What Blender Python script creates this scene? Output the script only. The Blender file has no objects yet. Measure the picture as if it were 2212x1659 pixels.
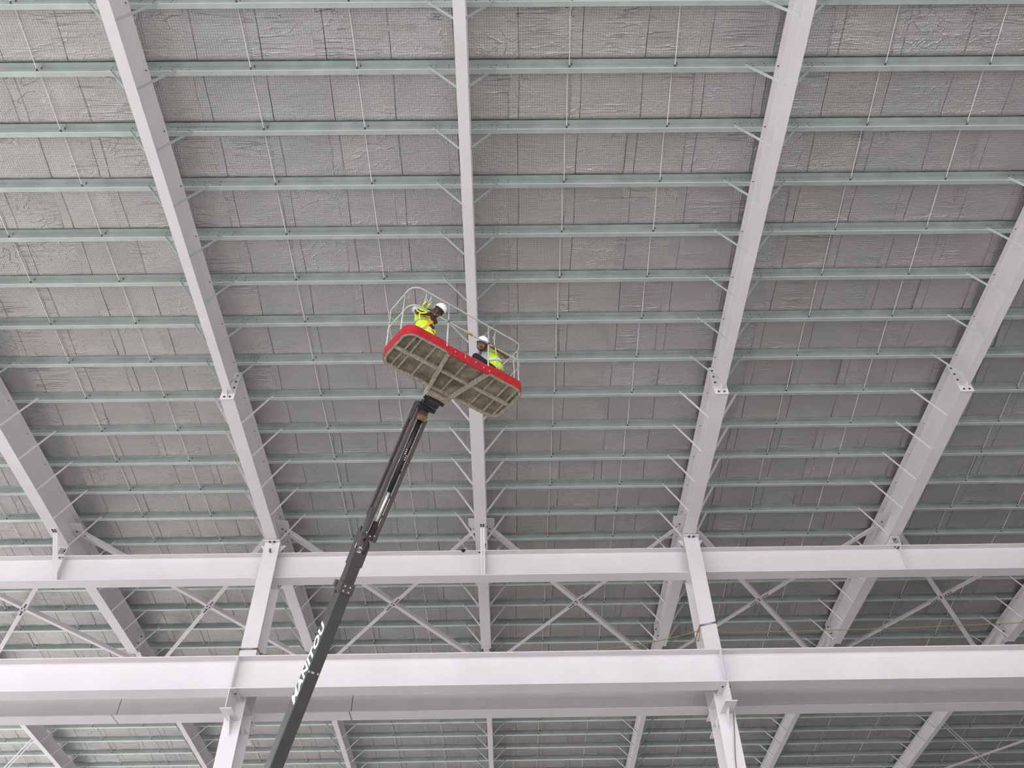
import bpy, bmesh, math, random
from mathutils import Vector as V, Matrix as M
random.seed(7)
SC = bpy.context.scene
COL = SC.collection
D = bpy.data
PI = math.pi

# ------------------------------------------------------------------ camera
F_PX, PITCH, YAW, ROLL = 1790.6, 0.785155, 0.014560, -0.0210
cam = D.cameras.new('camera'); cam.sensor_width = 36.0; cam.lens = 36.0 * F_PX / 2212.0
cam.clip_end = 500
co = D.objects.new('camera', cam); COL.objects.link(co)
_f = V((math.sin(YAW) * math.cos(PITCH), math.cos(YAW) * math.cos(PITCH), math.sin(PITCH)))
_r = V((math.cos(YAW), -math.sin(YAW), 0)); _u = _r.cross(_f)
_R = math.cos(ROLL) * _r + math.sin(ROLL) * _u; _U = -math.sin(ROLL) * _r + math.cos(ROLL) * _u
co.matrix_world = M(((_R.x, _U.x, -_f.x, 0), (_R.y, _U.y, -_f.y, 0), (_R.z, _U.z, -_f.z, 1.6), (0, 0, 0, 1)))
SC.camera = co

# ------------------------------------------------------------------ sky, exposure
wd = D.worlds.new('overcast_sky'); SC.world = wd; wd.use_nodes = True
bg = wd.node_tree.nodes['Background']; bg.inputs[0].default_value = (0.93, 0.965, 1.0, 1); bg.inputs[1].default_value = 1.0
SC.view_settings.view_transform = 'Standard'; SC.view_settings.look = 'None'
SC.view_settings.gamma = 1.0; SC.view_settings.use_curve_mapping = False
SC.view_settings.exposure = 1.96
SC.cycles.max_bounces = 8; SC.cycles.diffuse_bounces = 5; SC.cycles.glossy_bounces = 4
SC.cycles.use_denoising = True
try:
    SC.cycles.denoising_prefilter = 'ACCURATE'
except Exception:
    pass

# ------------------------------------------------------------------ materials
def mat(name, col, rough=0.5, metal=0.0, var=0.0, vscale=3.0, spec=0.5, bump=0.0, bscale=40.0):
    m = D.materials.new(name); m.use_nodes = True
    nt = m.node_tree; N = nt.nodes; L = nt.links
    b = N['Principled BSDF']
    b.inputs['Base Color'].default_value = (*col, 1); b.inputs['Roughness'].default_value = rough
    b.inputs['Metallic'].default_value = metal
    b.inputs['Specular IOR Level'].default_value = spec
    if var or bump:
        g = N.new('ShaderNodeNewGeometry')
    if var:
        n = N.new('ShaderNodeTexNoise'); n.inputs['Scale'].default_value = vscale; n.inputs['Detail'].default_value = 6
        L.new(g.outputs['Position'], n.inputs['Vector'])
        r = N.new('ShaderNodeMapRange'); r.inputs[1].default_value = 0.3; r.inputs[2].default_value = 0.7
        r.inputs[3].default_value = 1 - var; r.inputs[4].default_value = 1 + var
        L.new(n.outputs['Fac'], r.inputs[0])
        x = N.new('ShaderNodeMix'); x.data_type = 'RGBA'; x.blend_type = 'MULTIPLY'; x.inputs['Factor'].default_value = 1
        x.inputs['A'].default_value = (*col, 1); L.new(r.outputs[0], x.inputs['B']); L.new(x.outputs['Result'], b.inputs['Base Color'])
    if bump:
        n2 = N.new('ShaderNodeTexNoise'); n2.inputs['Scale'].default_value = bscale
        L.new(g.outputs['Position'], n2.inputs['Vector'])
        bp = N.new('ShaderNodeBump'); bp.inputs['Strength'].default_value = bump; bp.inputs['Distance'].default_value = 0.01
        L.new(n2.outputs['Fac'], bp.inputs['Height']); L.new(bp.outputs[0], b.inputs['Normal'])
    return m

WHITE = mat('white_painted_steel', (0.725, 0.688, 0.708), 0.5, 0, 0.035, 1.2)
GALV = mat('galvanised_steel', (0.50, 0.555, 0.525), 0.40, 0.45, 0.10, 2.5)
GALV_GLINT = mat('galvanised_edge_highlight', (0.80, 0.83, 0.80), 0.35, 0.2)
ROD = mat('zinc_rod', (0.85, 0.84, 0.82), 0.4, 0.0)
BOLT = mat('weathered_bolt', (0.10, 0.075, 0.06), 0.7)
LAPB = mat('dull_zinc_bolt', (0.14, 0.15, 0.145), 0.6)
BOOM = mat('charcoal_paint', (0.052, 0.048, 0.050), 0.42, 0, 0.12, 4)
BLACK = mat('black_paint', (0.012, 0.012, 0.014), 0.4, 0, 0.2, 9)
DARKIRON = mat('dark_brown_iron', (0.065, 0.052, 0.05), 0.5, 0, 0.2, 9)
CHROME = mat('chromed_rod', (0.85, 0.85, 0.85), 0.32, 0.55)
RUST = mat('rusty_block', (0.20, 0.105, 0.045), 0.8, 0, 0.45, 22)
RED = mat('red_paint', (0.40, 0.008, 0.016), 0.5, 0, 0.12, 6)
RAIL = mat('light_grey_tube', (0.46, 0.455, 0.43), 0.4, 0.1)
FRAME = mat('dusty_grey_frame', (0.33, 0.295, 0.235), 0.8, 0, 0.3, 18)
TAPE = mat('yellow_brown_tape', (0.42, 0.33, 0.12), 0.6, 0, 0.3, 40)
ROPE = mat('brown_rope', (0.30, 0.22, 0.09), 0.9)
ROPE2 = mat('grey_brown_rope', (0.22, 0.17, 0.12), 0.9)
LETTER = mat('white_lettering', (0.85, 0.85, 0.86), 0.5)
SCUFF = mat('chipped_paint', (0.50, 0.48, 0.40), 0.8, 0, 0.5, 60)
CONCRETE = mat('floor_concrete', (0.60, 0.565, 0.545), 0.85, 0, 0.12, 0.6)
WALLM = mat('wall_sheeting', (0.20, 0.20, 0.20), 0.6)
DECK = mat('roof_deck_underside', (0.46, 0.46, 0.45), 0.5, 0.5)
RAG = mat('black_scrap', (0.012, 0.011, 0.011), 0.9)
RUBBER = mat('tyre_rubber', (0.02, 0.02, 0.02), 0.9)
SKIN1 = mat('skin_dark', (0.088, 0.040, 0.026), 0.5)
SKIN2 = mat('skin_brown', (0.25, 0.115, 0.078), 0.5)
VEST = mat('hi_vis_lime', (0.62, 0.90, 0.018), 0.75, 0, 0.10, 25)
VEST2 = mat('hi_vis_lime_faded', (0.56, 0.80, 0.05), 0.75, 0, 0.10, 25)
BAND = mat('silver_reflective', (0.62, 0.68, 0.58), 0.45)
SHIRT = mat('grey_white_shirt', (0.47, 0.49, 0.53), 0.85, 0, 0.12, 30)
TROUSER = mat('black_trousers', (0.014, 0.014, 0.018), 0.85)
BOOTM = mat('work_boot', (0.05, 0.035, 0.02), 0.7)
HAT = mat('white_helmet', (0.84, 0.84, 0.85), 0.3)
HAIR = mat('black_hair', (0.012, 0.010, 0.009), 0.8)
STUB = mat('dark_stubble', (0.045, 0.026, 0.02), 0.85)
EYE = mat('eye_white', (0.30, 0.27, 0.25), 0.3)
LIP = mat('lip', (0.16, 0.06, 0.05), 0.5)
ORANGE = mat('orange_webbing', (0.72, 0.36, 0.01), 0.8)
NAVY = mat('navy_pad', (0.02, 0.015, 0.05), 0.8)
LANY = mat('yellow_lanyard', (0.80, 0.78, 0.03), 0.7)
LANY2 = mat('grey_cream_lanyard', (0.55, 0.52, 0.42), 0.7)

# wire mesh floor of the basket
def mesh_floor_mat():
    m = D.materials.new('dirty_expanded_mesh'); m.use_nodes = True
    nt = m.node_tree; N = nt.nodes; L = nt.links; b = N['Principled BSDF']
    b.inputs['Roughness'].default_value = 0.85
    g = N.new('ShaderNodeNewGeometry')
    n = N.new('ShaderNodeTexNoise'); n.inputs['Scale'].default_value = 4.5; n.inputs['Detail'].default_value = 7
    L.new(g.outputs['Position'], n.inputs['Vector'])
    cr = N.new('ShaderNodeValToRGB'); e = cr.color_ramp.elements
    e[0].position = 0.33; e[0].color = (0.085, 0.070, 0.048, 1); e[1].position = 0.72; e[1].color = (0.26, 0.235, 0.145, 1)
    k = cr.color_ramp.elements.new(0.52); k.color = (0.155, 0.135, 0.098, 1)
    L.new(n.outputs['Fac'], cr.inputs[0])
    vo = N.new('ShaderNodeTexVoronoi'); vo.inputs['Scale'].default_value = 75
    L.new(g.outputs['Position'], vo.inputs['Vector'])
    r = N.new('ShaderNodeMapRange'); r.inputs[1].default_value = 0.0; r.inputs[2].default_value = 0.55; r.inputs[3].default_value = 0.35; r.inputs[4].default_value = 1.45
    L.new(vo.outputs['Distance'], r.inputs[0])
    x = N.new('ShaderNodeMix'); x.data_type = 'RGBA'; x.blend_type = 'MULTIPLY'; x.inputs['Factor'].default_value = 1
    L.new(cr.outputs[0], x.inputs['A']); L.new(r.outputs[0], x.inputs['B']); L.new(x.outputs['Result'], b.inputs['Base Color'])
    bp = N.new('ShaderNodeBump'); bp.inputs['Strength'].default_value = 0.6; bp.inputs['Distance'].default_value = 0.01
    L.new(vo.outputs['Distance'], bp.inputs['Height']); L.new(bp.outputs[0], b.inputs['Normal'])
    return m
MESHF = mesh_floor_mat()

# crinkled foil behind a wire netting
def foil_mat():
    m = D.materials.new('crinkled_foil_with_netting'); m.use_nodes = True
    nt = m.node_tree; N = nt.nodes; L = nt.links; b = N['Principled BSDF']
    def node(t, **kw):
        n = N.new(t)
        for k, v in kw.items(): setattr(n, k, v)
        return n
    def math_(op, a, bb=None, c=None):
        n = node('ShaderNodeMath', operation=op)
        for i, v in enumerate((a, bb, c)):
            if v is None: continue
            if isinstance(v, (int, float)): n.inputs[i].default_value = v
            else: L.new(v, n.inputs[i])
        return n.outputs[0]
    g = node('ShaderNodeNewGeometry'); oi = node('ShaderNodeObjectInfo')
    sep = node('ShaderNodeSeparateXYZ'); L.new(g.outputs['Position'], sep.inputs[0])
    X, Y = sep.outputs[0], sep.outputs[1]
    rnd = oi.outputs['Random']
    off = math_('MULTIPLY', rnd, 37.0)
    def noise(sx, sy, detail, rough=0.55, dist=0.0):
        c = node('ShaderNodeCombineXYZ')
        L.new(math_('MULTIPLY', X, sx), c.inputs[0]); L.new(math_('MULTIPLY', Y, sy), c.inputs[1]); L.new(off, c.inputs[2])
        n = node('ShaderNodeTexNoise'); n.inputs['Scale'].default_value = 1; n.inputs['Detail'].default_value = detail
        n.inputs['Roughness'].default_value = rough; n.inputs['Distortion'].default_value = dist
        L.new(c.outputs[0], n.inputs['Vector']); return n.outputs['Fac']
    def ridge(f, p):
        a = math_('SUBTRACT', f, 0.5); a = math_('ABSOLUTE', a); a = math_('MULTIPLY', a, 2.0)
        a = math_('SUBTRACT', 1.0, a); return math_('POWER', a, p)
    c1 = ridge(noise(0.55, 8.0, 2.0, 0.5, 0.25), 38.0)            # long creases running across the roll
    c2 = ridge(noise(2.2, 3.4, 2.0, 0.5, 0.5), 44.0)            # slanting creases
    patch = node('ShaderNodeMapRange'); patch.inputs[1].default_value = 0.52; patch.inputs[2].default_value = 0.72
    L.new(noise(0.8, 0.8, 1.0), patch.inputs[0])
    patch2 = node('ShaderNodeMapRange'); patch2.inputs[1].default_value = 0.5; patch2.inputs[2].default_value = 0.68
    L.new(noise(0.55, 0.9, 1.0), patch2.inputs[0])
    soft = noise(1.6, 4.5, 4.0, 0.55, 0.4)
    # netting, 57 mm squares
    def wire(co_, pitch, w):
        a = math_('DIVIDE', co_, pitch); a = math_('FRACT', a); a = math_('SUBTRACT', a, 0.5); a = math_('ABSOLUTE', a)
        n = node('ShaderNodeMapRange'); n.inputs[1].default_value = 0.5 - w; n.inputs[2].default_value = 0.5 - w * 0.35
        L.new(a, n.inputs[0]); return n.outputs[0]
    net = math_('MAXIMUM', wire(X, 0.048, 0.15), wire(Y, 0.048, 0.15))
    # height
    h = math_('MULTIPLY', math_('MULTIPLY', c1, patch.outputs[0]), 0.030)
    h = math_('ADD', h, math_('MULTIPLY', math_('MULTIPLY', c2, patch2.outputs[0]), 0.018))
    h = math_('ADD', h, math_('MULTIPLY', soft, 0.026))
    h = math_('ADD', h, math_('MULTIPLY', noise(11.0, 26.0, 3.0, 0.6), 0.017))
    h = math_('SUBTRACT', h, math_('MULTIPLY', net, 0.0035))
    bp = node('ShaderNodeBump'); bp.inputs['Strength'].default_value = 0.8; bp.inputs['Distance'].default_value = 1.0
    L.new(h, bp.inputs['Height']); L.new(bp.outputs[0], b.inputs['Normal'])
    # colour: bare foil, duller on the wires; each roll a touch different
    tint = node('ShaderNodeMix', data_type='RGBA'); tint.inputs['A'].default_value = (0.50, 0.488, 0.462, 1); tint.inputs['B'].default_value = (0.472, 0.475, 0.462, 1)
    L.new(rnd, tint.inputs['Factor'])
    dirt = node('ShaderNodeMapRange'); dirt.inputs[1].default_value = 0.25; dirt.inputs[2].default_value = 0.75; dirt.inputs[3].default_value = 0.86; dirt.inputs[4].default_value = 1.1
    L.new(noise(0.5, 0.9, 5.0), dirt.inputs[0])
    k = math_('SUBTRACT', 1.0, math_('MULTIPLY', net, 0.22)); k = math_('MULTIPLY', k, dirt.outputs[0])
    mx = node('ShaderNodeMix', data_type='RGBA', blend_type='MULTIPLY'); mx.inputs['Factor'].default_value = 1
    L.new(tint.outputs['Result'], mx.inputs['A']); L.new(k, mx.inputs['B']); L.new(mx.outputs['Result'], b.inputs['Base Color'])
    b.inputs['Metallic'].default_value = 0.62; b.inputs['Roughness'].default_value = 0.27
    return m
FOIL = foil_mat()

# ------------------------------------------------------------------ mesh helpers
class MB:
    """collects shapes in world coordinates; build() links them as ONE mesh object"""
    def __init__(s): s.v = []; s.f = []; s.mi = []; s.m = 0
    def add(s, vs, fs):
        o = len(s.v); s.v += [tuple(p) for p in vs]
        s.f += [tuple(i + o for i in f) for f in fs]; s.mi += [s.m] * len(fs); return s
    def hexa(s, p):
        return s.add(p, [(0, 3, 2, 1), (4, 5, 6, 7), (0, 1, 5, 4), (1, 2, 6, 5), (2, 3, 7, 6), (3, 0, 4, 7)])
    def box(s, x0, x1, y0, y1, z0, z1):
        return s.hexa([(x0, y0, z0), (x1, y0, z0), (x1, y1, z0), (x0, y1, z0), (x0, y0, z1), (x1, y0, z1), (x1, y1, z1), (x0, y1, z1)])
    def bar(s, a, b, w, h, up=(0, 0, 1)):
        a = V(a); b = V(b); d = (b - a).normalized(); up = V(up)
        x = d.cross(up).normalized(); y = x.cross(d).normalized()
        p = []
        for q in (a, b):
            p += [q - x * w / 2 - y * h / 2, q + x * w / 2 - y * h / 2, q + x * w / 2 + y * h / 2, q - x * w / 2 + y * h / 2]
        return s.hexa(p)
    def prism(s, poly, off):
        n = len(poly); off = V(off); a = [V(p) for p in poly]; b = [p + off for p in a]
        return s.add(a + b, [tuple(range(n))[::-1], tuple(range(n, 2 * n))] + [(i, (i + 1) % n, n + (i + 1) % n, n + i) for i in range(n)])
    def tube(s, pts, r, n=8, closed=False, r1=None):
        pts = [V(p) for p in pts]; N_ = len(pts); rings = []
        prev = None
        for i, p in enumerate(pts):
            if closed: d = pts[(i + 1) % N_] - pts[i - 1]
            else: d = pts[min(i + 1, N_ - 1)] - pts[max(i - 1, 0)]
            d.normalize()
            if prev is None:
                x = d.cross(V((0, 0, 1)) if abs(d.z) < 0.9 else V((1, 0, 0))).normalized()
            else:
                x = (prev - d * prev.dot(d)).normalized()
            prev = x; y = d.cross(x)
            rr = r if r1 is None else r + (r1 - r) * i / (N_ - 1)
            rings.append([p + rr * (math.cos(2 * PI * k / n) * x + math.sin(2 * PI * k / n) * y) for k in range(n)])
        vs = [q for R in rings for q in R]; fs = []
        for i in range(N_ if closed else N_ - 1):
            j = (i + 1) % N_
            for k in range(n):
                fs.append((i * n + k, i * n + (k + 1) % n, j * n + (k + 1) % n, j * n + k))
        if not closed: fs += [tuple(range(n))[::-1], tuple(range((N_ - 1) * n, N_ * n))]
        return s.add(vs, fs)
    def ball(s, c, r, seg=10, rin=6, rot=None):
        c = V(c); r = V(r) if not isinstance(r, (int, float)) else V((r, r, r)); vs = []; fs = []
        for i in range(rin + 1):
            t = PI * i / rin
            for k in range(seg):
                a = 2 * PI * k / seg
                q = V((r.x * math.sin(t) * math.cos(a), r.y * math.sin(t) * math.sin(a), r.z * math.cos(t)))
                vs.append(c + (rot @ q if rot else q))
        for i in range(rin):
            for k in range(seg):
                fs.append((i * seg + k, (i + 1) * seg + k, (i + 1) * seg + (k + 1) % seg, i * seg + (k + 1) % seg))
        return s.add(vs, fs)
    def mesh(s, name, mats, origin=(0, 0, 0), smooth=False):
        me = D.meshes.new(name); o = V(origin)
        me.from_pydata([V(p) - o for p in s.v], [], s.f)
        for m_ in (mats if isinstance(mats, (list, tuple)) else [mats]): me.materials.append(m_)
        if s.m or any(s.mi): me.polygons.foreach_set('material_index', s.mi)
        bm = bmesh.new(); bm.from_mesh(me); bmesh.ops.recalc_face_normals(bm, faces=bm.faces); bm.to_mesh(me); bm.free()
        if smooth: me.polygons.foreach_set('use_smooth', [True] * len(me.polygons))
        me.update(); return me
    def build(s, name, mats, parent=None, smooth=False):
        me = s.mesh(name, mats, org(parent) if parent else (0, 0, 0), smooth)
        return put(name, me, parent)

def org(o):
    p = V((0, 0, 0))
    while o: p += V(o.location); o = o.parent
    return p
def put(name, me, parent=None, loc=None):
    o = D.objects.new(name, me); COL.objects.link(o)
    if parent: o.parent = parent
    if loc is not None: o.location = V(loc) - (org(parent) if parent else V((0, 0, 0)))
    return o
def thing(name, loc, label, cat, group=None):
    o = D.objects.new(name, None); COL.objects.link(o); o.location = loc; o.empty_display_size = 0.2
    o['label'] = label; o['category'] = cat
    if group: o['group'] = group
    return o
def tag(o, label, cat, group=None):
    o['label'] = label; o['category'] = cat
    if group: o['group'] = group
    return o
def structure(o): o['kind'] = 'structure'; return o
ORD = ['first', 'second', 'third', 'fourth', 'fifth', 'sixth', 'seventh', 'eighth', 'ninth', 'tenth', 'eleventh', 'twelfth',
       'thirteenth', 'fourteenth', 'fifteenth', 'sixteenth', 'seventeenth', 'eighteenth', 'nineteenth', 'twentieth']

# ------------------------------------------------------------------ levels measured off the building
SP = 6.0; X0 = -0.691
XR = {j: X0 + SP * j for j in range(-3, 4)}
def zp(y): return 17.153 - 0.045 * y            # underside of the purlins
def zra(y): return 16.38 - 0.0432 * y           # bottom of the near rafter length
def zrb(y): return 15.62 - 0.052 * (y - 14.45) if y < 20.4 else 15.31 - 0.010 * (y - 20.4)   # haunched middle length
def zrc(y): return zp(y) - 0.55                 # far length
YP = lambda k: 5.739 + 1.205 * k - 0.09         # web of purlin k
Y_SPL1, Y_SPL2 = 14.40, 26.40
XA, XB = -25.0, 25.0

# ------------------------------------------------------------------ setting
structure(MB().box(-160, 160, -160, 160, -0.2, 0).build('floor', CONCRETE))
structure(MB().box(29, 29.2, -10.5, 86, 0, 18).build('wall_right', WALLM))
dk = MB(); nrib = 0
for (ya, yb) in ((-10.5, 86.0),):
    dk.hexa([(-27.5, ya, zp(ya) + 0.33), (29.2, ya, zp(ya) + 0.33), (29.2, yb, zp(yb) + 0.33), (-27.5, yb, zp(yb) + 0.33),
             (-27.5, ya, zp(ya) + 0.40), (29.2, ya, zp(ya) + 0.40), (29.2, yb, zp(yb) + 0.40), (-27.5, yb, zp(yb) + 0.40)])
ceiling = structure(dk.build('ceiling', DECK))

# foil rolls: one strip each, 1.2 m apart, lapped 0.18 m, sagging from purlin to purlin
K0, K1 = -3, 34
def slump(t):
    # the blanket has slid a little down the slope: deepest just before the lower purlin
    return 0.40 * math.sin(PI * min(t / 0.92, 1)) + (t / 0.92) ** 3.4 if t < 0.92 else max(0.0, 1 - ((t - 0.92) / 0.08) ** 1.6)
def foil_mesh(seed):
    rd = random.Random(seed)
    xs = [(-0.69, -0.004), (-0.682, 0.0), (-0.674, 0.020), (-0.666, 0.0), (-0.487, 0.0), (-0.479, 0.024), (-0.471, 0.0), (-0.2, 0), (0.05, 0), (0.3, 0), (0.5, 0), (0.69, 0.008)]
    ts = [0, 0.1, 0.25, 0.4, 0.55, 0.68, 0.76, 0.82, 0.87, 0.91, 0.95, 0.98, 1.0]
    b = MB(); rows = []; n = len(xs)
    for k in range(K0, K1):
        ya = YP(k); yb = YP(k + 1) - 0.108
        sag = 0.118 + rd.uniform(-0.009, 0.009); skew = rd.uniform(-0.012, 0.012); puff = [rd.uniform(-0.014, 0.014) * (1 if 7 <= q <= 9 else 0.4) for q in range(n)]
        for t in ts:
            y = ya + (yb - ya) * t; row = []
            prof = slump(t)
            for q, (x, up) in enumerate(xs):
                z = zp(y) + 0.206 - prof * (sag + skew * x + puff[q]) + up * (0.25 + 0.75 * prof)
                xx = x + (0.014 * math.sin(3.1 * y + seed) + 0.008 * math.sin(9.7 * y + 2 * seed)) * (q < 4) + 0.012 * math.sin(2.3 * y + seed) * (4 <= q < 7)
                row.append((xx, y, z + rd.uniform(-0.005, 0.005) * prof))
            rows.append(row)
    for r in rows: b.v += r
    for i in range(len(rows) - 1):
        for q in range(n - 1):
            b.f.append((i * n + q, i * n + q + 1, (i + 1) * n + q + 1, (i + 1) * n + q)); b.mi.append(0)
    me = b.mesh('foil_strip', FOIL, (0, 0, 0), True)
    at = me.attributes.new('sharp_edge', 'BOOLEAN', 'EDGE')
    at.data.foreach_set('value', [(e.vertices[0] % n) == (e.vertices[1] % n) and (e.vertices[0] % n) in (1, 2, 3, 4, 5, 6) for e in me.edges])
    return me
FM = [foil_mesh(s) for s in range(6)]
nstr = int((XB - XA) / 1.2)
for i in range(nstr + 1):
    x = 0.83 + 1.2 * (i - 21)
    o = put('foil_strip', FM[(i * 5 + i // 3) % 6], ceiling, (x, 0, 0))
# short lap joints where a roll was pieced across
jm = MB(); jm.box(-0.6, 0.6, -0.05, 0.05, -0.006, 0.004); JM = jm.mesh('foil_patch', FOIL)
for (x, y) in ((0.23 - 2.4, 6.15), (-8.2, 8.9), (-3.4, 9.0), (4.95, 10.4), (2.55, 9.75), (7.4, 6.3), (9.7, 13.0), (-6.0, 8.1)):
    k = math.floor((y - YP(0)) / 1.205); t = (y - YP(k)) / 1.097
    o = put('foil_patch', JM, ceiling, (x, y, zp(y) + 0.205 - 0.10 * slump(min(max(t, 0), 1)) - 0.012)); o.rotation_euler = (-0.045, 0, 0)

# ------------------------------------------------------------------ shared small meshes
def bolt_mesh(axis, r=0.024, h=0.022):
    b = MB(); a = V((0, 0, 0)); d = V(axis)
    b.tube([a, a + d * h * 0.35], r * 1.25, 10); b.tube([a + d * h * 0.3, a + d * h], r * 0.85, 6)
    return b.mesh('bolt', BOLT)
BOLT_Y = bolt_mesh((0, -1, 0)); BOLT_Z = bolt_mesh((0, 0, -1)); BOLT_X = bolt_mesh((1, 0, 0)); BOLT_Z2 = bolt_mesh((0, 0, -1), 0.03, 0.03)

def brace_mesh(dx0, z0, dx1, z1, mat_, w=0.05):
    """fly brace angle: from the purlin (dx0,z0) down to the rafter's bottom flange (dx1,z1)"""
    b = MB(); a = V((dx0, 0, z0)); c = V((dx1, 0, z1)); d = (c - a).normalized()
    b.bar(a, c, 0.006, w, (0, 1, 0)); 
    n = V((0, 1, 0)); x = d.cross(n).normalized()
    b.bar(a + n * w / 2 - x * w / 2 * math.copysign(1, dx0) * 1, c + n * w / 2 - x * w / 2 * math.copysign(1, dx0), w, 0.006, (0, 1, 0))
    return b.mesh('fly_brace', mat_)

# ------------------------------------------------------------------ rafters
RLAB = {
    -3: 'white steel rafter seen only below the crane girders at the far left',
    -2: 'white steel rafter at the left edge, twin strut at its lower end',
    -1: 'white steel rafter running down from the top left onto the left column',
    0: 'white steel rafter in the middle, passing behind the lift basket',
    1: 'white steel rafter running down from the top right onto the right column',
    2: 'white steel rafter at the right edge, above the upper beam, without a strut',
    3: 'white steel rafter at the far right, seen between and below the white beams'}
def strip_y(b, fz_bot, fz_top, x0, x1, ys):
    """solid following the slope between two height functions"""
    for ya, yb in zip(ys[:-1], ys[1:]):
        b.hexa([(x0, ya, fz_bot(ya)), (x1, ya, fz_bot(ya)), (x1, yb, fz_bot(yb)), (x0, yb, fz_bot(yb)),
                (x0, ya, fz_top(ya)), (x1, ya, fz_top(ya)), (x1, yb, fz_top(yb)), (x0, yb, fz_top(yb))])
def member(root, x, ys, fz, w, tf=0.016, tw=0.012):
    strip_y(bf := MB(), fz, lambda y: fz(y) + tf, x - w / 2, x + w / 2, ys); bf.build('bottom_flange', WHITE, root)
    strip_y(wb := MB(), lambda y: fz(y) + tf, lambda y: zp(y) - tf, x - tw / 2, x + tw / 2, ys); wb.build('web', WHITE, root)
    strip_y(tp := MB(), lambda y: zp(y) - tf, lambda y: zp(y), x - w / 2, x + w / 2, ys); tp.build('top_flange', WHITE, root)

FBA = {}; FBB = {}; FBC = {}
def make_rafter(x, root):
    member(root, x, [1.5, 8, Y_SPL1 - 0.001], zra, 0.215)
    member(root, x, [Y_SPL1 + 0.05, 17.5, 20.4, 23.4, Y_SPL2 - 0.02], zrb, 0.335, 0.018)
    member(root, x, [Y_SPL2 + 0.03, 34, 46], zrc, 0.20)
    # bolted end plates at the two splices
    for (y0, zb, w) in ((Y_SPL1, 15.585, 0.335), (Y_SPL2 - 0.02, zrb(26.4) - 0.02, 0.335)):
        for q in range(2):
            pl = MB().box(x - w / 2, x + w / 2, y0 + 0.025 * q, y0 + 0.021 + 0.025 * q, zb + 0.012 * q, zp(y0) - 0.0)
            p = pl.build('end_plate', WHITE, root)
            if q == 0:
                zs = [15.66, 15.97, 16.17, 16.38] if y0 < 20 else [15.6, 15.85]
                for z in zs:
                    for sx in (-1, 1): put('bolt', BOLT_Y, p, (x + sx * (0.068 if z < 15.7 else 0.105), y0, z))
    rb = MB(); rb.prism([(x - 0.006, Y_SPL1, 15.60), (x - 0.006, Y_SPL1, zra(Y_SPL1)), (x - 0.006, Y_SPL1 - 0.17, zra(Y_SPL1 - 0.17))], (0.012, 0, 0)); rb.build('stiffener', WHITE, root)
    # fly braces, a pair at each purlin
    for k in list(range(0, 20)) + list(range(23, 29)):
        y = YP(k) - 0.02
        if y < Y_SPL1 - 0.1: typ, dx0, dx1, zb, mt, dic = 'a', 0.665, 0.115, zra(y) + 0.01, GALV, FBA
        elif y < Y_SPL2 + 0.1: typ, dx0, dx1, zb, mt, dic = 'b', 0.775, 0.175, zrb(y) + 0.01, WHITE, FBB
        else: typ, dx0, dx1, zb, mt, dic = 'c', 0.70, 0.11, zrc(y) + 0.01, GALV, FBC
        for sx in (-1, 1):
            key = (k, sx)
            if key not in dic: dic[key] = brace_mesh(sx * dx0, zp(y) + 0.07 - zp(y), sx * dx1, zb - zp(y), mt, 0.05 if typ != 'b' else 0.055)
            put('fly_brace', dic[key], root, (x, y, zp(y)))
    # single bolts through the top flange under each purlin
    for k in range(0, 20):
        y = YP(k) - 0.03
        for sx in (-1, 1): put('bolt', BZS, root, (x + sx * 0.062, y, zp(y) - 0.016))
BZS = bolt_mesh((0, 0, -1), 0.013, 0.012)
for j in range(-3, 4):
    make_rafter(XR[j], thing('steel_rafter', (XR[j], 20.4, 15.31), RLAB[j], 'rafter'))

# ------------------------------------------------------------------ purlins
def purlin_label(k):
    if k <= 13: return 'pale green galvanised purlin crossing the foil roof, %s from the top of the photo' % ORD[k]
    if k <= 15: return 'galvanised purlin mostly hidden behind the upper white beam, %s' % ('nearer of the two' if k == 14 else 'farther of the two')
    if k <= 19: return 'dark galvanised purlin in the gap between the two white beams, %s from its top' % ORD[k - 16]
    return 'dark galvanised purlin below the lower girders, %s from the bottom girder' % ORD[k - 23]
def purlin_section(k):
    y = YP(k); z = zp(y); b = MB(); t = 0.004
    b.box(XA, XB, y - t, y, z, z + 0.2)                                           # web
    b.box(XA, XB, y - 0.10, y, z + 0.197, z + 0.201); b.box(XA, XB, y - 0.104, y - 0.10, z + 0.178, z + 0.201)    # top flange and lip
    b.box(XA, XB, y, y + 0.088, z - 0.002, z + 0.002); b.box(XA, XB, y + 0.085, y + 0.089, z, z + 0.022)
    b.m = 1; b.box(XA, XB, y - t - 0.006, y - t, z - 0.004, z + 0.012)            # edge highlight put into the colour of a paler strip along the bend
    return b
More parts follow.
